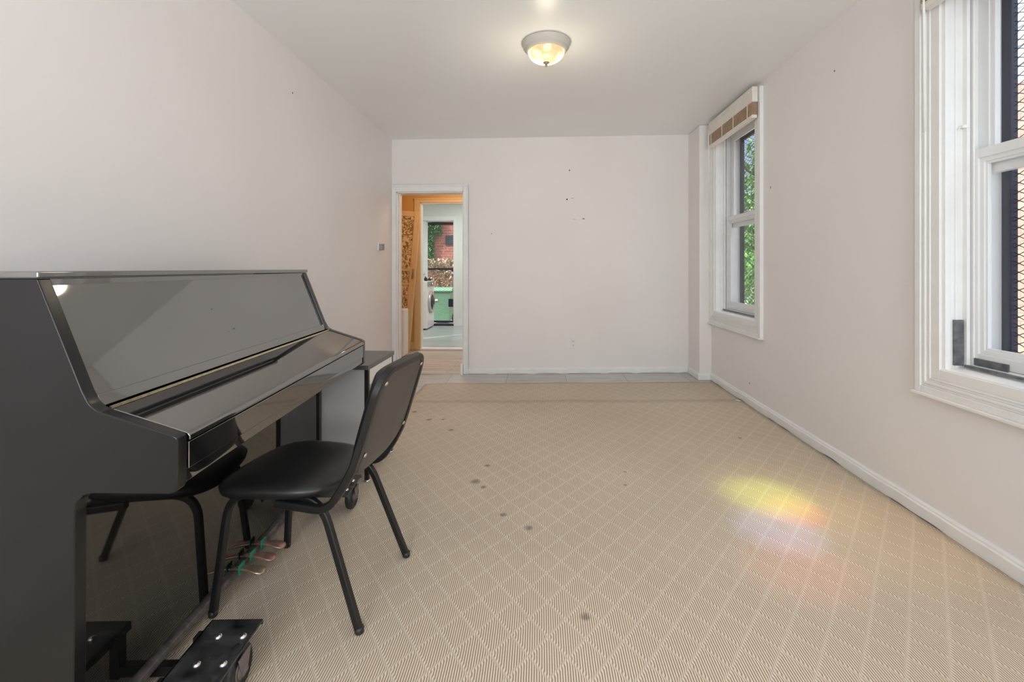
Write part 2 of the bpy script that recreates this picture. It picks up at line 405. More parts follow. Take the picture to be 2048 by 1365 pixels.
# skirting boards with a slightly wavy lower edge
def wavy_board(name, axis, a, b_, at, th, h, zf, amp=.004, n=60, lab=''):
    m = MB(); rnd = random.Random(name); L = []
    for i in range(n + 1):
        t = a + (b_ - a) * i / n; L.append((t, zf(t) + amp * (1 + .9 * sin(i * .55) + .6 * sin(i * 1.37 + 1)), zf(t) + h + .001 * sin(i * .8)))
    prof = [(0, 0), (th, 0), (th, .72), (th * .7, .80), (th * .7, .9), (th * .35, 1), (0, 1)]
    rows = []
    for t, zb, zt in L:
        row = []
        for o, q in prof:
            z = zb + (zt - zb) * q
            row.append(m.bm.verts.new((t, at - o, z) if axis == 'X' else (at - o, t, z)))
        rows.append(row)
    k = len(prof)
    for A, B in zip(rows, rows[1:]):
        for j in range(k): m.bm.faces.new((A[j], A[(j + 1) % k], B[(j + 1) % k], B[j]))
    m.bm.faces.new(rows[0]); m.bm.faces.new(rows[-1][::-1])
    return struct(m.build(name, 'trim'), lab, 'baseboard')
wavy_board('baseboard_back', 'X', -.797, 1.605, YB, .016, .065, fz, .006, 70, 'white baseboard along the end wall with a dark gap below')
wavy_board('baseboard_right', 'Y', YF, 4.70, XR, .018, .075, lambda y: fz(XR), .005, 120, 'uneven white baseboard under the two windows')
wavy_board('baseboard_corner', 'X', 1.59, XR, 4.70, .014, .07, fz, .002, 6, 'white baseboard around the corner pier')
wavy_board('baseboard_pier', 'Y', 4.70, YB, 1.605, .014, .07, lambda y: fz(1.6), .002, 8, 'white baseboard on the side of the corner pier')
m = MB().box((XL, 3.0, .0), (XL + .016, YB, .09)); struct(m.build('baseboard_left', 'trim', bevel=.004), 'white baseboard on the left wall', 'baseboard')

# doorway 1 casing and jamb
d = struct(empty('door_1'), 'white cased doorway in the end wall', 'doorway')
b = MB()
b.box((DX0 - .05, YB - .018, 0), (DX0 + .0, YB, DZ + .075)); b.box((DX1, YB - .018, .02), (DX1 + .056, YB, DZ + .075)); b.box((DX0, YB - .018, DZ), (DX1, YB, DZ + .075))
b.box((DX0 - .05, YB - .026, DZ + .055), (DX1 + .056, YB, DZ + .075)); b.box((DX1 + .040, YB - .026, .02), (DX1 + .056, YB, DZ + .06))
b.build('casing', 'trim', d, bevel=.003)
b = MB(); b.box((DX0, YB, 0), (DX0 + .015, YB + .15, DZ)); b.box((DX1 - .012, YB, 0), (DX1, YB + .15, DZ)); b.box((DX0, YB, DZ - .012), (DX1, YB + .15, DZ))
b.box((DX0 + .015, YB + .05, 0), (DX0 + .027, YB + .09, DZ - .012)); b.box((DX1 - .03, YB - .03, .0), (DX1 - .002, YB + .03, .13))
b.build('jamb', 'trim', d, bevel=.002)
b = MB().box((DX0, YB - .02, -.005), (DX1, YB + .15, .022)); b.build('threshold', 'hallfloor', d)

# ------------------------------------------------------------------ windows on the right wall
def diamonds(b, y0, y1, z0, z1, x, py, pz, w=.0030):
    """expanded-metal diamond mesh in the YZ plane"""
    ny = int((y1 - y0) / py) + 1; nz_ = int((z1 - z0) / pz) + 1
    for j in range(nz_ * 2):
        zc = z0 + j * pz / 2
        for i in range(ny + 1):
            yc = y0 + (i + (.5 if j % 2 else 0)) * py
            for dy in (-.5, .5):
                yb_ = yc + dy * py; za, zb = zc, zc + pz / 2
                if min(yc, yb_) < y0 - .001 or max(yc, yb_) > y1 + .001 or zb > z1 + .001: continue
                b.bar((x, yc, za), (x, yb_, zb), w, .0009, up=(1, 0, 0))
    return b
def window(name, w, lab, hook):
    y0, y1, z0, z1 = w['y0'], w['y1'], w['z0'], w['z1']
    o = struct(empty(name, (XR, (y0 + y1) / 2, z0)), lab, 'window')
    L = (-XR, -(y0 + y1) / 2, -z0)
    def put(b, nm, mt, **k):
        q = b.build(nm, mt, o, **k); q.location = L; return q
    # stepped casing, apron ledge
    b = MB(); a = .115
    for w0, w1, p in ((0, .030, .028), (.030, .040, .022), (.040, .052, .0245), (.052, .062, .018), (.062, .072, .020), (.072, .115, .016)):
        b.ring_x(y0 - a + w0, y1 + a - w0, z0 - a + w0, z1 + a - w0, w1 - w0, XR - p, XR)
    put(b, 'casing', 'trim', bevel=.0025)
    put(MB().box((XR - .040, y0 - a - .008, z0 - a - .014), (XR, y1 + a + .008, z0 - a)), 'apron_ledge', 'trim', bevel=.003)
    # jamb box with vertical tracks
    b = MB()
    b.ring_x(y0 - e, y1 + e, z0 - e, z1 + e, e, XR - .005, 2.0)
    for ye, s_ in ((y1, -1), (y0, 1)):
        for xa, xb, th in ((XR + .000, XR + .022, .010), (XR + .045, XR + .055, .006), (XR + .078, XR + .092, .020), (XR + .098, XR + .104, .028)):
            b.box((xa, ye, z0 + .004), (xb, ye + s_ * th, z1))
    put(b, 'jamb', 'trim', bevel=.0015)
    b = MB(); fpr = lambda p, q, t: (p, t, q)
    b.prism([(XR - .010, z0), (1.985, z0), (1.985, z0 + .040), (XR + .100, z0 + .030), (XR + .095, z0 + .016), (XR - .010, z0 + .004)], y0, y1, fpr)
    put(b, 'sill', 'trim')
    put(MB().box((XR + .058, y0 + .03, z0 + .018), (XR + .074, y1 - .03, z0 + .028)), 'sill_track', 'greystrip')
    # lower sash in front, upper sash behind
    zm = 1.70
    b = MB(); b.ring_x(y0 + .0, y1 - .0, z0 + .032, zm, .040, XR + .104, XR + .137, .045)
    b.ring_x(y0 + .038, y1 - .038, z0 + .075, zm - .038, .020, XR + .112, XR + .137)
    b.ring_x(y0 + .056, y1 - .056, z0 + .093, zm - .056, .012, XR + .118, XR + .133)
    ls = put(b, 'lower_sash', 'vinyl', bevel=.002); ls.matrix_basis = Matrix.Translation(L)
    q = MB().box((XR + .123, y0 + .06, z0 + .09), (XR + .127, y1 - .06, zm - .05)).build('pane', 'glass', ls)
    b = MB(); b.ring_x(y0, y1, zm - .105, z1, .045, XR + .142, XR + .172)
    b.ring_x(y0 + .043, y1 - .043, zm - .064, z1 - .043, .022, XR + .148, XR + .170)
    us = put(b, 'upper_sash', 'vinyl', bevel=.002)
    q = MB().box((XR + .157, y0 + .06, zm - .06), (XR + .161, y1 - .06, z1 - .05)).build('pane', 'glass', us)
    put(MB().box((XR + .100, (y0 + y1) / 2 - .03, zm), (XR + .135, (y0 + y1) / 2 + .03, zm + .015)), 'sash_lock', 'nickel', bevel=.003)
    # security screen outside
    b = MB(); b.ring_x(y0 - .02, y1 + .035, z0, z1 + .02, .075, XR + .235, XR + .262); b.box((XR + .24, (y0 + y1) / 2 - .006, z0), (XR + .256, (y0 + y1) / 2 + .006, z1))
    gf = put(b, 'screen_frame', 'navy' if hook else 'grid', bevel=.002)
    diamonds(MB(), y0 + .01, y1 - .01, z0 + .03, z1, XR + .248, .074, .037).build('expanded_mesh', 'grid', gf)
    if hook:
        put(MB().prism([(XR + .037, z0 + .02), (XR + .076, z0 + .02), (XR + .076, z0 + .215), (XR + .037, z0 + .215)], y1 - .010, y1 - .0, fpr), 'weatherstrip', 'greystrip', bevel=.002)
        put(MB().box((XR + .096, y1 - .03, z0 + .028), (XR + .103, y1 - .17, z0 + .058)), 'sash_lift_strip', 'greystrip', bevel=.001)
        b = MB().box((XR + .060, y1 - .022, 1.795), (XR + .088, y1 - .008, 1.808)); b.bar((XR + .058, y1 - .012, 1.80), (XR + .045, y1 - .02, 1.79), .006)
        put(b, 'catch', 'plast', bevel=.002)
    return o
window('window_1', WN, 'near right window with grey weatherstrip and a brick wall outside', True)
window('window_2', WF, 'far right window with green trees outside', False)

def blind(y0, y1, dz, lab, grp='raised blinds on the right wall windows'):
    o = empty('window_blind', (XR, (y0 + y1) / 2, 2.35 + dz)); tag(o, lab, 'blind', grp)
    yc = (y0 + y1) / 2; L = (-XR, -yc, -2.35)
    def put(b, nm, mt, **k):
        q = b.build(nm, mt, o, **k); q.location = L; return q
    xa, xb = XR - .075, XR - .031
    b = MB().box((xa, y0, 2.50), (xb, y1, 2.62)); b.box((xa - .006, y0 - .004, 2.585), (xb, y1 + .004, 2.60))
    put(b, 'head_rail', 'cream', bevel=.003)
    b = MB(); z = 2.405
    for i in range(12):
        b.box((xa - .004 + .002 * random.random(), y0 + .006, z), (xb - .004, y1 - .006, z + .0045)); z += .0078
    put(b, 'slat_stack', 'slat')
    for yy in (y0 + .07, yc - .12, yc + .12, y1 - .07): put(MB().box((xa - .008, yy - .004, 2.39), (xa - .0045, yy + .004, 2.50)), 'ladder_tape', 'cream')
    put(MB().box((xa, y0 + .004, 2.375), (xb - .004, y1 - .004, 2.402)), 'bottom_rail', 'cream', bevel=.003)
    put(MB().tube([(xa - .004, y1 - .035, 2.55), (xa - .012, y1 - .034, 2.50), (xa - .010, y1 - .035, 1.84)], .0045, 8), 'tilt_wand', 'plast', smooth=True)
blind(1.19, 2.085, -.055, 'raised tan slat blind at the top of the near right window')
blind(3.655, 4.565, .0, 'raised tan slat blind at the top of the far right window')

# ------------------------------------------------------------------ small wall items
def outlet():
    o = tag(empty('wall_outlet', (.363, YB, .374)), 'small white power outlet low on the end wall', 'outlet')
    MB().box((-.033, -.007, -.057), (.033, 0, .057)).build('cover_plate', 'plast', o, bevel=.003)
    for z in (-.022, .022):
        q = MB().lathe([(0, 0), (.015, 0), (.017, -.002), (.017, -.004)], 20, Matrix.Translation((0, -.0105, z)) @ Matrix.Rotation(R(-90), 4, 'X')).build('socket', 'plast', o)
        bb = MB()
        for dx in (-.006, .006): bb.box((dx - .0015, -.0120, z - .001), (dx + .0015, -.0100, z + .009))
        bb.box((-.002, -.0120, z - .011), (.002, -.0100, z - .006)); bb.build('socket_slots', 'dark', q)
outlet()
o = tag(empty('thermostat_box', (XL, 4.63, 1.42)), 'small grey box on the left wall near the doorway', 'thermostat')
MB().box((0, -.045, -.035), (.012, .045, .04)).build('back_plate', 'plast', o, bevel=.003)
MB().box((.012, -.04, -.03), (.045, .035, .034)).build('cover', 'thermo', o, bevel=.004)
# nail holes and scuffs
def scuff(p, n, sx, sz):
    x, y, z = p
    if n == 'Y': b = MB().box((x - sx, y - .0012, z - sz), (x + sx, y, z + sz))
    elif n == 'X-': b = MB().box((x - .0012, y - sx, z - sz), (x, y + sx, z + sz))
    else: b = MB().box((x, y - sx, z - sz), (x + .0012, y + sx, z + sz))
    return b
def marks(name, lab, items):
    for i, (p, n, sx, sz) in enumerate(items):
        q = scuff(p, n, sx, sz).build('nail_hole', 'dark'); tag(q, lab[i] if isinstance(lab, list) else lab, 'nail hole', name)
marks('small marks on the end wall', ['tiny dark nail hole high on the end wall', 'small dark chip, left of the pair at mid end wall', 'ring of tiny holes right of the small dark chip', 'faint short scratch under the chips on the end wall',
      'short dark dash right of the faint scratch on the end wall', 'single faint hole on the end wall near the doorway'],
      [((.324, YB, 2.279), 'Y', .006, .006), ((.297, YB, 1.96), 'Y', .007, .008), ((.357, YB, 1.971), 'Y', .010, .002), ((.379, YB, 1.739), 'Y', .006, .002), ((.477, YB, 1.744), 'Y', .012, .004), ((-.539, YB, 1.584), 'Y', .004, .004)])
marks('small marks on the side walls', ['tiny dark hole high on the left wall', 'tiny dark hole high on the right wall between windows', 'small scuff on the right wall beside the far window', 'small scuff low on the right wall under the far window'],
      [((XL, 2.974, 2.384), 'X+', .004, .005), ((XR, 2.781, 2.359), 'X-', .004, .004), ((XR, 3.524, 1.807), 'X-', .003, .008), ((XR, 3.867, .251), 'X-', .004, .005)])

# ------------------------------------------------------------------ carpet
b = MB(); rnd = random.Random(3)
poly = []
x0c = -1.17
NX, NY = 60, 120
def cy_end(x): return 4.60 + .012 * sin(x * 5) if x < 1.5 else 4.60 - .0 * x
vt = {}
for i in range(NX + 1):
    for j in range(NY + 1):
        v_ = j / NY; y = YF + .02 + (4.60 - YF - .02) * v_
        left = -1.64 if y < 3.2 else -1.165 - .0 * y
        left = -1.64 + (.47) * min(1, max(0, (y - 2.9) / .25))
        x = left + (XR - .022 - left) * i / NX
        z = fz(x) + .007
        z += .004 * math.exp(-((y - 3.93) / .09) ** 2)
        vt[i, j] = b.bm.verts.new((x, y + (.010 * sin(x * 6) if j == NY else 0), z))
for i in range(NX):
    for j in range(NY): b.bm.faces.new((vt[i, j], vt[i + 1, j], vt[i + 1, j + 1], vt[i, j + 1]))
o = b.build('carpet', 'carpet', smooth=True)
md = o.modifiers.new('solid', 'SOLIDIFY'); md.thickness = .0065; md.offset = -1
tag(o, 'tan ribbed carpet with pale diamond lines and dark stains on the floor', 'carpet')
b = MB().box((-.012, -.02, 0), (.012, .02, .003), Matrix.Rotation(.6, 4, 'Z')).build('paper_scrap', 'plast', loc=(1.66, 3.93, fz(1.68) + .016))
tag(b, 'tiny white scrap of paper on the carpet by the right baseboard', 'paper scrap')

# ------------------------------------------------------------------ ceiling light
cl = tag(empty('ceiling_light', (.04, 2.935, ZC)), 'round flush ceiling light with lit ribbed glass bowl and white rim', 'ceiling light')
MB().lathe([(0, 0), (.148, 0), (.155, -.004), (.156, -.010), (.152, -.018), (.149, -.028), (.144, -.036), (.136, -.041), (.136, -.046), (.130, -.048), (.129, -.054), (.122, -.058), (.116, -.058), (.116, -.050), (0, -.045)], 64).build('rim', 'rimpaint', cl, smooth=True)
pr = [(.117, -.056)] + [(.117 * cos(a) ** .85, -.056 - .070 * sin(a)) for a in [R(8 * k) for k in range(1, 11)]] + [(.004, -.127)]
MB().lathe(pr, 96).build('glass_bowl', 'lampglass', cl, smooth=True)
MB().lathe([(0, -.118), (.018, -.120), (.020, -.128), (.010, -.135), (.006, -.140), (.009, -.147), (.005, -.154), (0, -.156)], 24).build('finial', 'finial', cl, smooth=True)

lamp('ceiling_light_glow', 'POINT', (.04, 2.935, ZC - .33), 3.6, (1, .86, .66), shadow_soft_size=.07)

# ------------------------------------------------------------------ piano
PA = R(4.65)
piano = empty('upright_piano', (-.835, 1.001, 0), PA)   # local y = along the keyboard (away from the camera), local x = out into the room
tag(piano, 'glossy black upright piano with closed fallboard standing along left wall', 'piano')
LEN = 1.43; BK = -.585
side = [(BK, .055), (-.236, .055), (-.234, .635), (-.229, .660), (-.215, .676), (-.195, .681), (-.018, .678), (-.006, .682), (0, .692), (0, .802), (-.004, .809), (-.012, .813),
        (-.170, .866), (-.188, .874), (-.202, .888), (-.216, .915), (-.318, 1.176), (BK, 1.176)]
fs = lambda p, q, t: (p, t, q)
MB().prism(side, 0, .032, fs).build('side_panel', 'piano_side', piano, bevel=.003, seg=3)
MB().prism(side, LEN - .032, LEN, fs).build('side_panel', 'piano_side', piano, bevel=.003, seg=3)
MB().box((BK - .01, -.004, 1.177), (-.312, LEN + .004, 1.193)).build('top_lid', 'piano', piano, bevel=.004, seg=3)
# upper slanted panel between the sides
def slant(off, s0, s1):   # points along the slanted line, off = setback behind it
    A = Vector((-.216, .915)); B = Vector((-.318, 1.176)); d_ = (B - A).normalized(); n_ = Vector((-d_.y, d_.x))
    if n_.x > 0: n_ = -n_
    return [(A + d_ * s0 + n_ * off), (A + d_ * s1 + n_ * off)]
up = slant(.010, -.034, .268); lo = slant(.028, -.034, .268)
MB().prism([tuple(up[0]), tuple(up[1]), tuple(lo[1]), tuple(lo[0])], .034, LEN - .034, fs).build('upper_panel', 'piano', piano, bevel=.002)
MB().box((-.345, .034, 1.158), (-.322, LEN - .034, 1.176)).build('panel_top_rail', 'piano', piano, bevel=.002)
up = slant(.001, -.046, -.016); lo = slant(.018, -.046, -.016)
MB().prism([tuple(up[0]), tuple(up[1]), tuple(lo[1]), tuple(lo[0])], .034, LEN - .034, fs).build('panel_bottom_rail', 'piano', piano, bevel=.002)
b = MB()
for i in range(46):
    y = .036 + i * (LEN - .072) / 46
    b.box((-.1860, y, .8655), (-.1805, y + (LEN - .072) / 46 - .0016, .8715))
b.build('piano_hinge', 'gold', piano)
# fallboard: back leaf, gentle slope, rounded front lip
fb = [(-.186, .852), (-.178, .8655), (-.052, .8245), (-.008, .8095), (.0, .806), (.004, .799), (.004, .790), (-.010, .789), (-.010, .800), (-.052, .812), (-.170, .850)]
MB().prism(fb, .036, LEN - .006 - .034, fs).build('fallboard', 'piano', piano, bevel=.0025, seg=3)
MB().box((-.030, .036, .722), (.0015, LEN - .040, .786)).build('keyslip', 'piano', piano, bevel=.002)
MB().box((-.235, .032, .690), (-.004, LEN - .032, .722)).build('keybed', 'piano', piano, bevel=.003)
MB().box((-.262, .032, .10), (-.244, LEN - .032, .69)).build('lower_panel', 'piano_low', piano, bevel=.001)
MB().box((-.285, .032, .055), (-.238, LEN - .032, .078)).build('bottom_rail', 'dust', piano, bevel=.003)
MB().box((BK, .032, .06), (BK + .03, LEN - .032, 1.17)).build('back_board', 'blk', piano)
for k, (yy, mt, lab) in enumerate(((.645, 'brass_old', 'pale worn pedal nearest the camera'), (.722, 'brass_red', 'reddish middle pedal'), (.80, 'brass_red', 'reddish far pedal'))):
    b = MB()
    sect = [(-.30, .012, .006, .086), (-.24, .012, .006, .086), (-.215, .014, .007, .086), (-.185, .018, .008, .083), (-.160, .024, .008, .078), (-.142, .022, .007, .074), (-.134, .010, .004, .072)]
    rings = []
    for x, wd, th, z in sect:
        rings.append([b.bm.verts.new((x, yy + wd * cos(a) * (1 if abs(cos(a)) > .1 else 0), z + th * sin(a))) for a in [2 * pi * q / 12 for q in range(12)]])
    for A, B in zip(rings, rings[1:]):
        for q in range(12): b.bm.faces.new((A[q], A[(q + 1) % 12], B[(q + 1) % 12], B[q]))
    b.bm.faces.new(rings[0][::-1]); b.bm.faces.new(rings[-1])
    pd = b.build('pedal', mt, piano, smooth=True); pd['label'] = lab
    MB().box((-.224, yy - .017, .066), (-.219, yy + .017, .104)).build('pedal_felt', 'felt', pd, bevel=.001)

for yy in (.10, LEN - .10):
    for xx in (-.55, -.33): MB().lathe([(0, .013), (.022, .013), (.026, .02), (.024, .056), (0, .056)], 20, Matrix.Translation((xx, yy, 0))).build('foot', 'rubber', piano, smooth=True)

# wheeled dolly under the piano
dol = empty('piano_dolly', (-.835, 1.001, 0), PA)
tag(dol, 'black steel piano dolly with wheels under the upright piano', 'dolly')
for (ya, yb, yw, lab) in ((.0, .322, .215, 0), (1.06, 1.28, 1.18, 0)):
    b = MB().box((-.125, ya, .136), (.028, yb, .142)); b.box((-.125, yb - .005, .128), (.028, yb, .142)); b.box((-.125, ya, .118), (-.119, yb, .142))
    pl = b.build('plate', 'plate', dol, bevel=.0015)
    for bx in (-.066, .004):
        for by in (yb - .065, yb - .157):
            MB().lathe([(0, .149), (.004, .1485), (.009, .146), (.0105, .142), (.0105, .140), (0, .140)], 20, Matrix.Translation((bx, by, 0))).build('bolt', 'steel', pl, smooth=True)
    for by in ((ya + .12, yb - .05) if ya < .5 else ()):
        MB().box((-.42, by - .014, .027), (-.125, by + .014, .055)).box((-.140, by - .014, .020), (-.112, by + .014, .138)).build('arm', 'blk', dol, bevel=.002)
    ax = Matrix.Translation((.010, yw, fz(-.8) + .067)) @ Matrix.Rotation(R(90), 4, 'Y')
    wh = MB().lathe([(.030, -.017), (.050, -.017), (.057, -.013), (.060, -.006), (.060, .006), (.057, .013), (.050, .017), (.046, .012), (.032, .012), (.026, .017), (0, .017)], 40, ax).build('wheel', 'rubber', dol, smooth=True)
    MB().lathe([(0, -.019), (.012, -.019), (.030, -.015), (.030, .015), (.012, .022), (.006, .030), (0, .030)], 28, ax).build('hub', 'hub', wh, smooth=True)
    b = MB().box((-.020, yw - .030, .1275), (.020, yw + .030, .1365)); b.prism([(yw - .03, .130), (yw + .03, .130), (yw + .010, .070), (yw - .010, .070)], .030, .035, lambda p, q, t: (t, p, q))
    b.build('fork', 'hub', dol, bevel=.002)

# ------------------------------------------------------------------ chair
CA = R(-5.5)
ch = empty('stacking_chair', (-.826, 1.645, fz(-.826) + .0135), CA)
ch.rotation_euler = (0, -math.atan(.0215), CA)
tag(ch, 'black padded stacking chair with steel legs facing the piano', 'chair')
# local +x = backwards (towards the room), +y = away from the camera
def superell(cx, cy, ax, ay, n=40, p=4.2, taper=0):
    out = []
    for i in range(n):
        a = 2 * pi * i / n; c, s_ = cos(a), sin(a)
        x = ax * abs(c) ** (2 / p) * (1 if c > 0 else -1); y = ay * abs(s_) ** (2 / p) * (1 if s_ > 0 else -1)
        y *= 1 - taper * x / ax
        out.append((cx + x, cy + y))
    return out
b = MB(); prof = [(.0, .415, .93), (.01, .420, .985), (.0, .436, 1.0), (0, .450, .985), (0, .460, .93), (0, .467, .80), (0, .4695, .5), (0, .469, .2)]
rings = []
for dx, z, k in prof:
    pts = superell(-.060, 0, .222 * k, .213 * k, 44, 3.4, .09)
    rings.append([b.bm.verts.new((x, y, z - .012 - .010 * ((x + .06) / .2) ** 2 * (1 if z > .44 else 0))) for x, y in pts])
for A, B in zip(rings, rings[1:]):
    for k in range(44): b.bm.faces.new((A[k], A[(k + 1) % 44], B[(k + 1) % 44], B[k]))
b.bm.faces.new(rings[0][::-1]); b.bm.faces.new(rings[-1])
b.build('seat', 'vin', ch, smooth=True)
# U-shaped side frames
for sgn in (-1, 1):
    yy = sgn * .195; yt = sgn * .165
    pts = fillet([(-.262, yy, .0), (-.215, yt, .400), (.125, yt, .400), (.268, yy, .0)], .085, 8)
    MB().tube(pts, .0115, sq=True).build('leg_frame', 'blk', ch, smooth=False, bevel=.001)
    for fx_ in (-.262, .268):
        MB().lathe([(0, -.006), (.012, -.006), (.0145, -.002), (.0145, .014), (0, .014)], 14, Matrix.Translation((fx_, yy, 0))).build('foot_cap', 'rubber', ch, smooth=True)
b = MB()
for xx in (-.13, .05): b.bar((xx, -.165, .404), (xx, .165, .404), .022, .014)
b.build('cross_bar', 'blk', ch, bevel=.001)
# back frame loop: rises from under the seat, leans back, rounded top
BP = [(.200, .415), (.262, .53), (.304, .655), (.340, .765), (.356, .808), (.362, .824)]
def backpt(t, y):            # t runs 0..1 up the leaning back
    q = t * (len(BP) - 1); k = max(0, min(len(BP) - 2, int(q))); f_ = q - k
    return (BP[k][0] + (BP[k + 1][0] - BP[k][0]) * f_, y, BP[k][1] + (BP[k + 1][1] - BP[k][1]) * f_)
SEG = [0.0]
for p0, p1 in zip(BP, BP[1:]): SEG.append(SEG[-1] + math.dist(p0, p1))
def backs(d_, y):            # the same, by length along the back
    for k in range(len(BP) - 1):
        if d_ <= SEG[k + 1] or k == len(BP) - 2: return backpt((k + (d_ - SEG[k]) / (SEG[k + 1] - SEG[k])) / (len(BP) - 1), y)
HW = .192; RC = .080; TL = SEG[-1]
half = [backs(q * (TL - RC) / 6, HW) for q in range(1, 7)] + [backs(TL - RC + RC * sin(a), HW - RC + RC * cos(a)) for a in [R(15 * q) for q in range(1, 7)]]
loop0 = fillet([(-.02, HW, .391), (.165, HW, .376), half[0]], .05, 6)
hp = [tuple(p) for p in loop0] + half[1:]
P = [(x, -y, z) for x, y, z in hp] + hp[::-1]
MB().tube(P, .0125, sq=True).build('back_frame', 'blk', ch, bevel=.001)
# back pad: shell behind and cushion in front
def pad(d0, d1, ky, t0, t1, mat, nm, bulge):
    b = MB(); pts = superell(0, 0, 1, 1, 44, 4.2); rs = []
    for off, k in ((d0, .97), (d0 + (d1 - d0) * .3, 1.0), (d0 + (d1 - d0) * .7, .99), (d1, .95), (d1 + bulge * .8, .75), (d1 + bulge, .4)):
        row = []
        for p_, q in pts:
            t = (t0 + t1) / 2 + (t1 - t0) / 2 * q * k
            a = Vector(backpt(t, 0)); a2 = Vector(backpt(max(0, t - .12), 0)); a3 = Vector(backpt(min(1, t + .12), 0)); dv = (a3 - a2).normalized()
            row.append(b.bm.verts.new(a + Vector((0, p_ * ky * k, 0)) + Vector((dv.z, 0, -dv.x)) * off))
        rs.append(row)
    for A, B in zip(rs, rs[1:]):
        for k in range(44): b.bm.faces.new((A[k], A[(k + 1) % 44], B[(k + 1) % 44], B[k]))
    b.bm.faces.new(rs[0][::-1]); b.bm.faces.new(rs[-1])
    return b.build(nm, mat, ch, smooth=True)
pad(.002, .010, .180, .08, .99, 'shell', 'back_shell', .001)
pad(.001, -.030, .182, .08, .99, 'vin', 'backrest', -.008)
for t, y in ((.72, -.160), (.24, -.160), (.72, .160), (.24, .160)):
    p = Vector(backpt(t, y)); n_ = Vector((.87, 0, -.5))
    MB().lathe([(0, .0045), (.005, .004), (.0085, .001), (.0085, -.001), (0, -.001)], 14, Matrix.Translation(p + n_ * .013) @ n_.to_track_quat('Z', 'Y').to_matrix().to_4x4()).build('back_screw', 'nickel', ch, smooth=True)

# ------------------------------------------------------------------ cabinet beyond the piano
cb = empty('small_cabinet', (-.945, 2.455, fz(-.95))); cb.rotation_euler = (0, 0, 0)
tag(cb, 'small cabinet with charcoal top, white drawer and blue grey door beyond the piano', 'cabinet')
D, Wd, Hh = -.50, .425, .650
b = MB().box((D, .004, .09), (-.022, .018, Hh - .024)); b.box((D, Wd - .018, .09), (-.022, Wd - .004, Hh - .024)); b.box((D, .018, .09), (D + .014, Wd - .018, Hh - .024)); b.box((D + .014, .018, .09), (-.022, Wd - .018, .106))
b.build('body', 'cabw', cb)
MB().box((D - .006, -.012, Hh - .024), (.004, Wd + .012, Hh)).build('top', 'cabt', cb, bevel=.0015)
for (x, y) in ((-.022, 0), (-.022, Wd - .022), (D, 0), (D, Wd - .022)):
    dz = fz(-.945 + x) - fz(-.945)
    MB().box((x, y, .014 + dz), (x + .022, y + .022, Hh - .024)).build('leg', 'blk', cb, bevel=.001)
    MB().lathe([(0, 0), (.018, 0), (.020, .003), (.017, .007), (.006, .009), (.006, .016), (0, .016)], 20, Matrix.Translation((x + .011, y + .011, .0075 + dz))).build('glider', 'steel', cb, smooth=True)
MB().box((-.018, .024, Hh - .115), (.0, Wd - .024, Hh - .028)).build('drawer', 'cabd', cb, bevel=.001)
dr = MB().box((-.018, .024, .10), (.0, Wd - .024, Hh - .119)).build('door', 'cabb', cb, bevel=.001)
MB().bar((.0, .055, .535), (.028, .055, .535), .008).bar((.0, .055, .405), (.028, .055, .405), .008).bar((.028, .055, .401), (.028, .055, .539), .008).build('handle', 'blk', dr, bevel=.001)

# ------------------------------------------------------------------ hall
HY0, HY1, KY1 = YB + .14, 6.60, 9.30
struct(MB().box((-2.9, YB + .07, -.12), (.2, HY1 + .06, -.003)).build('floor_hall', 'hallfloor'), 'worn wooden floorboards of the hall', 'floor')
struct(MB().box((-2.9, HY0, 2.5), (.2, HY1, 2.7)).build('ceiling_hall', 'hall'), 'hall ceiling', 'ceiling')
struct(MB().box((-2.9, HY0 - .14, -.1), (-2.75, HY1, 2.6)).build('wall_hall_left', 'hall'), 'yellow hall wall on the left', 'wall')
struct(MB().box((.05, HY0, -.1), (.2, HY1, 2.6)).build('wall_hall_right', 'hall'), 'yellow hall wall on the right', 'wall')
struct(MB().box((-2.9, YB + .12, -.1), (DX0, HY0 + .01, 2.6)).box((DX1, YB + .12, -.1), (.2, HY0 + .01, 2.6)).box((DX0, YB + .12, DZ), (DX1, HY0 + .01, 2.6)).build('wall_hall_front', 'hall'), 'hall side of the doorway wall', 'wall')
KX0, KX1, KZ = -1.755, -.93, 2.165
struct(MB().box((-2.9, HY1, -.1), (KX0, HY1 + .10, 2.7)).box((KX1, HY1, -.1), (.2, HY1 + .10, 2.7)).box((KX0, HY1, KZ), (KX1, HY1 + .10, 2.7)).build('wall_hall_back', 'hall'), 'yellow wall between hall and kitchen', 'wall')
d = struct(empty('door_2'), 'cream cased doorway from hall to kitchen', 'doorway')
b = MB().box((KX0 - .09, HY1 - .02, 0), (KX0, HY1, KZ + .065)).box((KX1, HY1 - .02, 0), (KX1 + .09, HY1, KZ + .065)).box((KX0, HY1 - .02, KZ), (KX1, HY1, KZ + .065)).box((KX0 - .09, HY1 - .03, KZ + .045), (KX1 + .09, HY1, KZ + .065))
b.build('casing', 'hallt', d, bevel=.003)
MB().box((KX0, HY1, 0), (KX0 + .012, HY1 + .10, KZ)).box((KX1 - .012, HY1, 0), (KX1, HY1 + .10, KZ)).box((KX0, HY1, KZ - .012), (KX1, HY1 + .10, KZ)).build('jamb', 'trim', d)
MB().box((KX0, HY1 - .03, -.003), (KX1, HY1 + .12, .022)).build('threshold', 'trim', d, bevel=.004)
struct(MB().box((-2.75, HY1 - .015, 0), (KX0 - .09, HY1, .11)).build('baseboard_hall', 'hallt', bevel=.003), 'cream baseboard in the hall', 'baseboard')
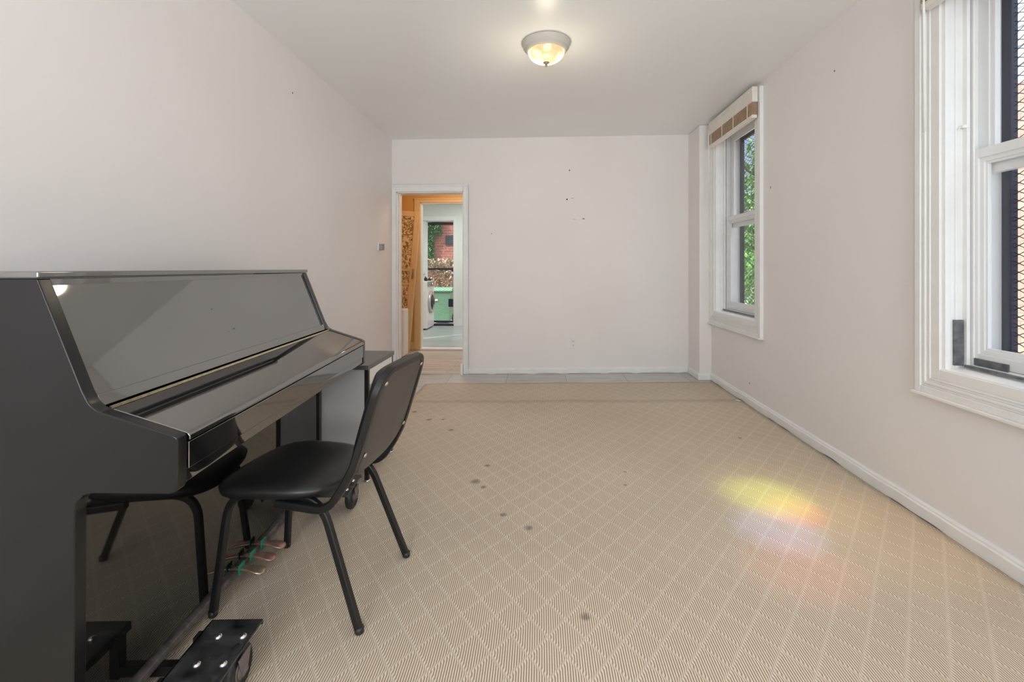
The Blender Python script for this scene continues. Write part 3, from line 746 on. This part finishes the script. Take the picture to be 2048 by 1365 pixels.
# fretwork screen door leaning on the hall wall
sd = empty('screen_door', (-2.02, 6.40, .0)); sd.rotation_euler = (R(-1.5), R(4.2), 0)
tag(sd, 'old cream fretwork screen door leaning in the yellow hall', 'screen door')
b = MB(); wd, hd = .62, 2.03
x1 = .155; x0_ = x1 - wd
for a, c in (((x0_, 0), (x0_ + .085, hd)), ((x1 - .085, 0), (x1, hd)), ((x0_ + .085, hd - .075), (x1 - .085, hd)), ((x0_ + .085, 1.165), (x1 - .085, 1.195)), ((x0_ + .085, .965), (x1 - .085, 1.0)), ((x0_ + .085, .0), (x1 - .085, .42))):
    b.box((a[0], 0, a[1]), (c[0], .03, c[1]))
b.build('frame', 'hallt', sd, bevel=.003)
for z0_, z1_ in ((1.195, hd - .075), (1.0, 1.165), (.42, .965)):
    MB().box((x0_ + .08, .012, z0_ - .005), (x1 - .08, .018, z1_ + .005)).build('fretwork_panel', 'fret', sd)
MB().box((x1 - .02, -.006, 1.75), (x1 + .004, .0, 1.93)).build('hinge_plate', 'hallt', sd, bevel=.002)
MB().box((x1 - .05, -.012, 1.06), (x1 - .02, .0, 1.20)).build('latch', 'brass_old', sd, bevel=.003)
MB().box((-1.985, 6.36, .0), (-1.915, 6.39, .52)).build('leaning_board', 'hallt', bevel=.002)
tag(bpy.data.objects['leaning_board'], 'short tan board standing in front of the screen door', 'board')
# white appliance at the doorway
ap = tag(empty('air_conditioner', (-2.015, 6.10, 0)), 'white boxy appliance on the hall floor under the screen door', 'appliance')
MB().box((-.17, -.10, .012), (.19, .13, .648)).build('body', 'app', ap, bevel=.02, seg=4)
MB().box((.12, -.102, .10), (.14, -.098, .125)).build('button', 'dark', ap)
for x in (-.13, .13): MB().box((x - .02, -.07, 0), (x + .02, .09, .014)).build('foot', 'rubber', ap)

# ------------------------------------------------------------------ kitchen
struct(MB().box((-3.1, HY1 + .06, -.12), (.2, KY1 + .10, .012)).build('floor_kitchen', 'kitfloor'), 'blue grey boards of the kitchen floor', 'floor')
struct(MB().box((-3.1, HY1 + .1, 2.68), (.2, KY1 + .15, 2.8)).build('ceiling_kitchen', 'kit'), 'kitchen ceiling', 'ceiling')
struct(MB().box((-3.1, HY1 + .1, -.1), (-2.95, KY1, 2.7)).build('wall_kitchen_left', 'kit'), 'pale green kitchen wall on the left', 'wall')
struct(MB().box((.05, HY1 + .1, -.1), (.2, KY1, 2.7)).build('wall_kitchen_right', 'kit'), 'pale green kitchen wall on the right', 'wall')
EX0, EX1, EZ = -2.41, -1.775, 2.19
struct(MB().box((-3.1, KY1, -.2), (EX0, KY1 + .15, 2.7)).box((EX1, KY1, -.2), (.2, KY1 + .15, 2.7)).box((EX0, KY1, EZ), (EX1, KY1 + .15, 2.7)).build('wall_kitchen_back', 'kit'), 'pale green kitchen wall around the back door', 'wall')
struct(MB().box((EX1 + .07, KY1 - .015, .01), (.05, KY1, .15)).build('baseboard_kitchen', 'trim', bevel=.003), 'white baseboard in the kitchen', 'baseboard')
d = struct(empty('door_3'), 'white framed back door opening with pale door leaf', 'doorway')
MB().box((EX0 - .08, KY1 - .02, .01), (EX0, KY1, EZ + .085)).box((EX1, KY1 - .02, .01), (EX1 + .07, KY1, EZ + .085)).box((EX0, KY1 - .02, EZ), (EX1, KY1, EZ + .085)).build('casing', 'vinyl', d, bevel=.003)
MB().box((EX0 + .0, KY1, .01), (EX0 + .012, KY1 + .15, EZ)).box((EX1 - .012, KY1, .01), (EX1, KY1 + .15, EZ)).box((EX0, KY1, EZ - .012), (EX1, KY1 + .15, EZ)).build('jamb', 'vinyl', d)
MB().box((EX0, KY1 - .02, .0), (EX1, KY1 + .17, .045)).build('threshold', 'grid', d, bevel=.004)
lf = MB().box((EX0 + .0, KY1 - .06, .03), (EX0 + .055, KY1 + .14, 2.17)).build('door_leaf', 'kit', d, bevel=.003)
MB().lathe([(0, 0), (.022, 0), (.022, .006), (.010, .010), (.010, .03), (.026, .040), (.026, .055), (0, .062)], 20, Matrix.Translation((EX0 + .028, KY1 - .06, 1.09)) @ Matrix.Rotation(R(90), 4, 'X')).build('knob', 'nickel', lf, smooth=True)
# security gate outside the back door
sg = tag(empty('security_gate', (EX0, KY1 + .22, 0)), 'dark steel security gate with diamond mesh outside the back door', 'gate')
gw = EX1 - EX0
b = MB()
for a, c in (((0, .05), (.03, 2.17)), ((gw - .03, .05), (gw, 2.17)), ((0, 2.12), (gw, 2.17)), ((0, .05), (gw, .09)), ((0, 1.165), (gw, 1.205))): b.box((a[0], 0, a[1]), (c[0], .03, c[1]))
b.build('gate_frame', 'navy', sg, bevel=.002)
gm = diamonds(MB(), .03, gw - .03, .09, 2.12, 0, .074, .037, .0034)
for v_ in gm.bm.verts: v_.co = Vector((v_.co.y, .015 + v_.co.x, v_.co.z))
gm.build('expanded_mesh', M['steel'] if False else 'thermo', sg)
MB().box((gw - .155, -.02, .385), (gw - .02, .0, .555)).build('lock_box', 'navy', sg, bevel=.004)
MB().box((gw - .09, -.015, 1.06), (gw - .03, .0, 1.20)).build('lock_plate', 'navy', sg, bevel=.003)
MB().lathe([(0, 0), (.012, 0), (.012, .03), (.028, .045), (.026, .06), (0, .066)], 20, Matrix.Translation((gw - .06, -.015, 1.10)) @ Matrix.Rotation(R(90), 4, 'X')).build('knob', 'plast', sg, smooth=True)
# washing machine
ws = tag(empty('washing_machine', (-2.17, 8.64, .012)), 'white front loading washing machine beside the back door', 'washing machine')
MB().box((-.60, 0, .02), (0, .575, .94)).build('body', 'app', ws, bevel=.012, seg=3)
MB().box((-.58, -.002, .0), (-.03, .56, .02)).build('plinth', 'rubber', ws)
ax = Matrix.Translation((0, .29, .52)) @ Matrix.Rotation(R(90), 4, 'Y')
dr = MB().lathe([(.145, 0), (.215, 0), (.215, .02), (.200, .040), (.165, .045), (.150, .035), (.145, .02)], 48, ax).build('door_ring', 'nickel', ws, smooth=True)
MB().lathe([(0, .075), (.06, .070), (.11, .055), (.148, .03), (.148, .005), (0, .005)], 40, ax).build('door_glass', 'darkwin', dr, smooth=True)
MB().box((0, .03, .83), (.010, .545, .925)).build('control_panel', 'thermo', ws, bevel=.003)
MB().lathe([(0, .04), (.022, .04), (.026, .0), (0, .0)], 24, Matrix.Translation((.01, .30, .877)) @ Matrix.Rotation(R(90), 4, 'Y')).build('dial', 'nickel', ws, smooth=True)
for i, (x, y, h, r, lab) in enumerate(((-.035, .10, .07, .022, 'small dark bottle nearest the edge on the washing machine'), (-.09, .22, .09, .025, 'taller dark bottle standing on the washing machine'), (-.04, .36, .06, .03, 'squat dark jar on the washing machine near the back door'))):
    o = MB().lathe([(0, 0), (r, 0), (r, h * .6), (r * .45, h * .75), (r * .45, h), (0, h)], 18).build('bottle', 'dark', smooth=True, loc=(-2.17 + x, 8.64 + y, .012 + .94)); tag(o, lab, 'bottle', 'things on the washing machine')

# ------------------------------------------------------------------ outside
struct(MB().box((-9, KY1 + .15, -.35), (9, 24, -.12)).box((2.0, -6, -.35), (9, KY1 + .2, -.12)).build('ground', 'conc'), 'concrete yard', 'ground')
MB().box((-7, 13, -.2), (1.0, 13.4, 6.5)).build('brick_house', 'brick_red')
bh = bpy.data.objects['brick_house']; tag(bh, 'red brick house wall seen through the back door', 'building')
MB().box((-2.72, 12.97, 1.88), (-2.35, 13.0, 2.15)).build('window', 'darkwin', bh)
MB().box((-7, 12.9, 2.62), (1, 13.0, 2.68)).build('ledge', 'conc', bh)
def leaves(b, n, f, s0, s1, rnd):
    for _ in range(n):
        c = Vector(f()); s_ = rnd.uniform(s0, s1)
        q = Matrix.Rotation(rnd.uniform(0, 6.28), 3, 'Z') @ Matrix.Rotation(rnd.uniform(-1.1, 1.1), 3, 'X')
        pts = [Vector((0, -s_, 0)), Vector((s_ * .5, -.2 * s_, .12 * s_)), Vector((0, s_, 0)), Vector((-s_ * .5, -.2 * s_, .12 * s_))]
        b.bm.faces.new([b.bm.verts.new(c + q @ p) for p in pts])
    return b
rnd = random.Random(5)
def ivyp():
    z = rnd.uniform(1.35, 2.75); w = .55 if z > 2.15 else .30
    return (-3.32 + rnd.random() * w * (1 - .2 * rnd.random()), 12.99 - rnd.random() * .20, z)
o = leaves(MB(), 1500, ivyp, .03, .065, rnd).build('ivy', 'ivy'); tag(o, 'green ivy climbing the left of the red brick wall', 'ivy', kind='stuff')
def dryp():
    z = -.1 + 1.55 * rnd.random() ** .8
    return (-3.6 + rnd.random() * 1.5, 12.3 - rnd.random() * .3, z)
o = leaves(MB(), 3600, dryp, .03, .07, rnd).build('dry_vines', 'dry'); tag(o, 'dry tan vines tangled behind the green bin', 'vines', kind='stuff')
# wheelie bin
bn = tag(empty('trash_bin', (-2.36, 11.0, -.12)), 'green wheeled trash bin outside the back door', 'trash bin')
b = MB(); R0 = [(-.19, -.2), (.19, -.2), (.19, .2), (-.19, .2)]; R1 = [(-.25, -.26), (.25, -.26), (.25, .28), (-.25, .28)]
v0 = [b.bm.verts.new((x, y, .05)) for x, y in R0]; v1 = [b.bm.verts.new((x, y, .76)) for x, y in R1]
b.bm.faces.new(v0[::-1]); b.bm.faces.new(v1)
for k in range(4): b.bm.faces.new((v0[k], v0[(k + 1) % 4], v1[(k + 1) % 4], v1[k]))
b.build('body', 'bin', bn, bevel=.02)
MB().prism([(-.29, .76), (.30, .76), (.30, .80), (.10, .86), (-.20, .86), (-.29, .79)], -.27, .27, lambda p, q, t: (t, p, q)).build('lid', 'bin', bn, bevel=.01)
MB().box((-.19, -.262, .54), (-.08, -.236, .58)).build('badge', 'plast', bn)
for x in (-.21, .21): MB().lathe([(0, -.025), (.09, -.025), (.1, 0), (.09, .025), (0, .025)], 24, Matrix.Translation((x, .22, .10)) @ Matrix.Rotation(R(90), 4, 'Y')).build('wheel', 'rubber', bn, smooth=True)
# neighbour building on the right
nb = empty('neighbor_house', (4.5, 0, -.12)); tag(nb, 'peach brick house close outside the near right window', 'building')
MB().box((0, 1.5, 0), (3, 6.2, 3.05)).build('brick_wall', 'brick_peach', nb)
b = MB().box((.05, 1.5, 3.05), (3, 6.2, 6.6))
for i in range(20): b.box((.02, 1.5, 3.07 + i * .18), (.06, 6.2, 3.23 + i * .18))
b.build('siding', 'siding', nb)
MB().box((-.02, 4.72, 3.4), (.04, 5.3, 4.6)).build('window', 'glass', nb)
MB().box((-.01, 5.45, 0), (.05, 5.52, 3.0)).build('downpipe', 'conc', nb)
# trees outside the far window
def tree(x, y, h, r, n, lab, seed):
    rnd = random.Random(seed); t = tag(empty('tree', (x, y, -.12)), lab, 'tree', 'trees outside the far window')
    b = MB().tube([(0, 0, 0), (.04, .02, h * .3), (-.03, .05, h * .6), (.05, 0, h * .95)], .07, 8)
    for k in range(9):
        a = rnd.uniform(0, 6.28); z = h * rnd.uniform(.3, .85); L = r * rnd.uniform(.6, 1)
        b.tube([(0, 0, z), (cos(a) * L * .5, sin(a) * L * .5, z + .15), (cos(a) * L, sin(a) * L, z + .5)], .022, 6)
    b.build('trunk', 'bark', t, smooth=True)
    def p():
        while True:
            q = Vector((rnd.uniform(-1, 1), rnd.uniform(-1, 1), rnd.uniform(-1, 1)))
            if q.length < 1 and q.length > .25: break
        return (q.x * r, q.y * r, h * .55 + q.z * h * .52)
    leaves(MB(), n, p, .05, .10, rnd).build('foliage', 'leaf', t)
tree(4.1, 8.6, 3.6, .9, 1900, 'tall green tree nearest the far window', 1)
tree(5.3, 10.9, 3.1, 1.1, 2300, 'bushy green tree behind, right of the tallest tree', 2)
tree(6.6, 13.5, 3.8, 1.2, 2300, 'green tree furthest away outside the far window', 3)
def hedge():
    return (rnd.uniform(3.6, 8.5), rnd.uniform(15.2, 16.2), rnd.uniform(-.1, 2.4))
o = leaves(MB(), 2500, hedge, .06, .12, rnd).build('hedge', 'leaf'); tag(o, 'low green hedge beyond the trees', 'hedge', kind='stuff')
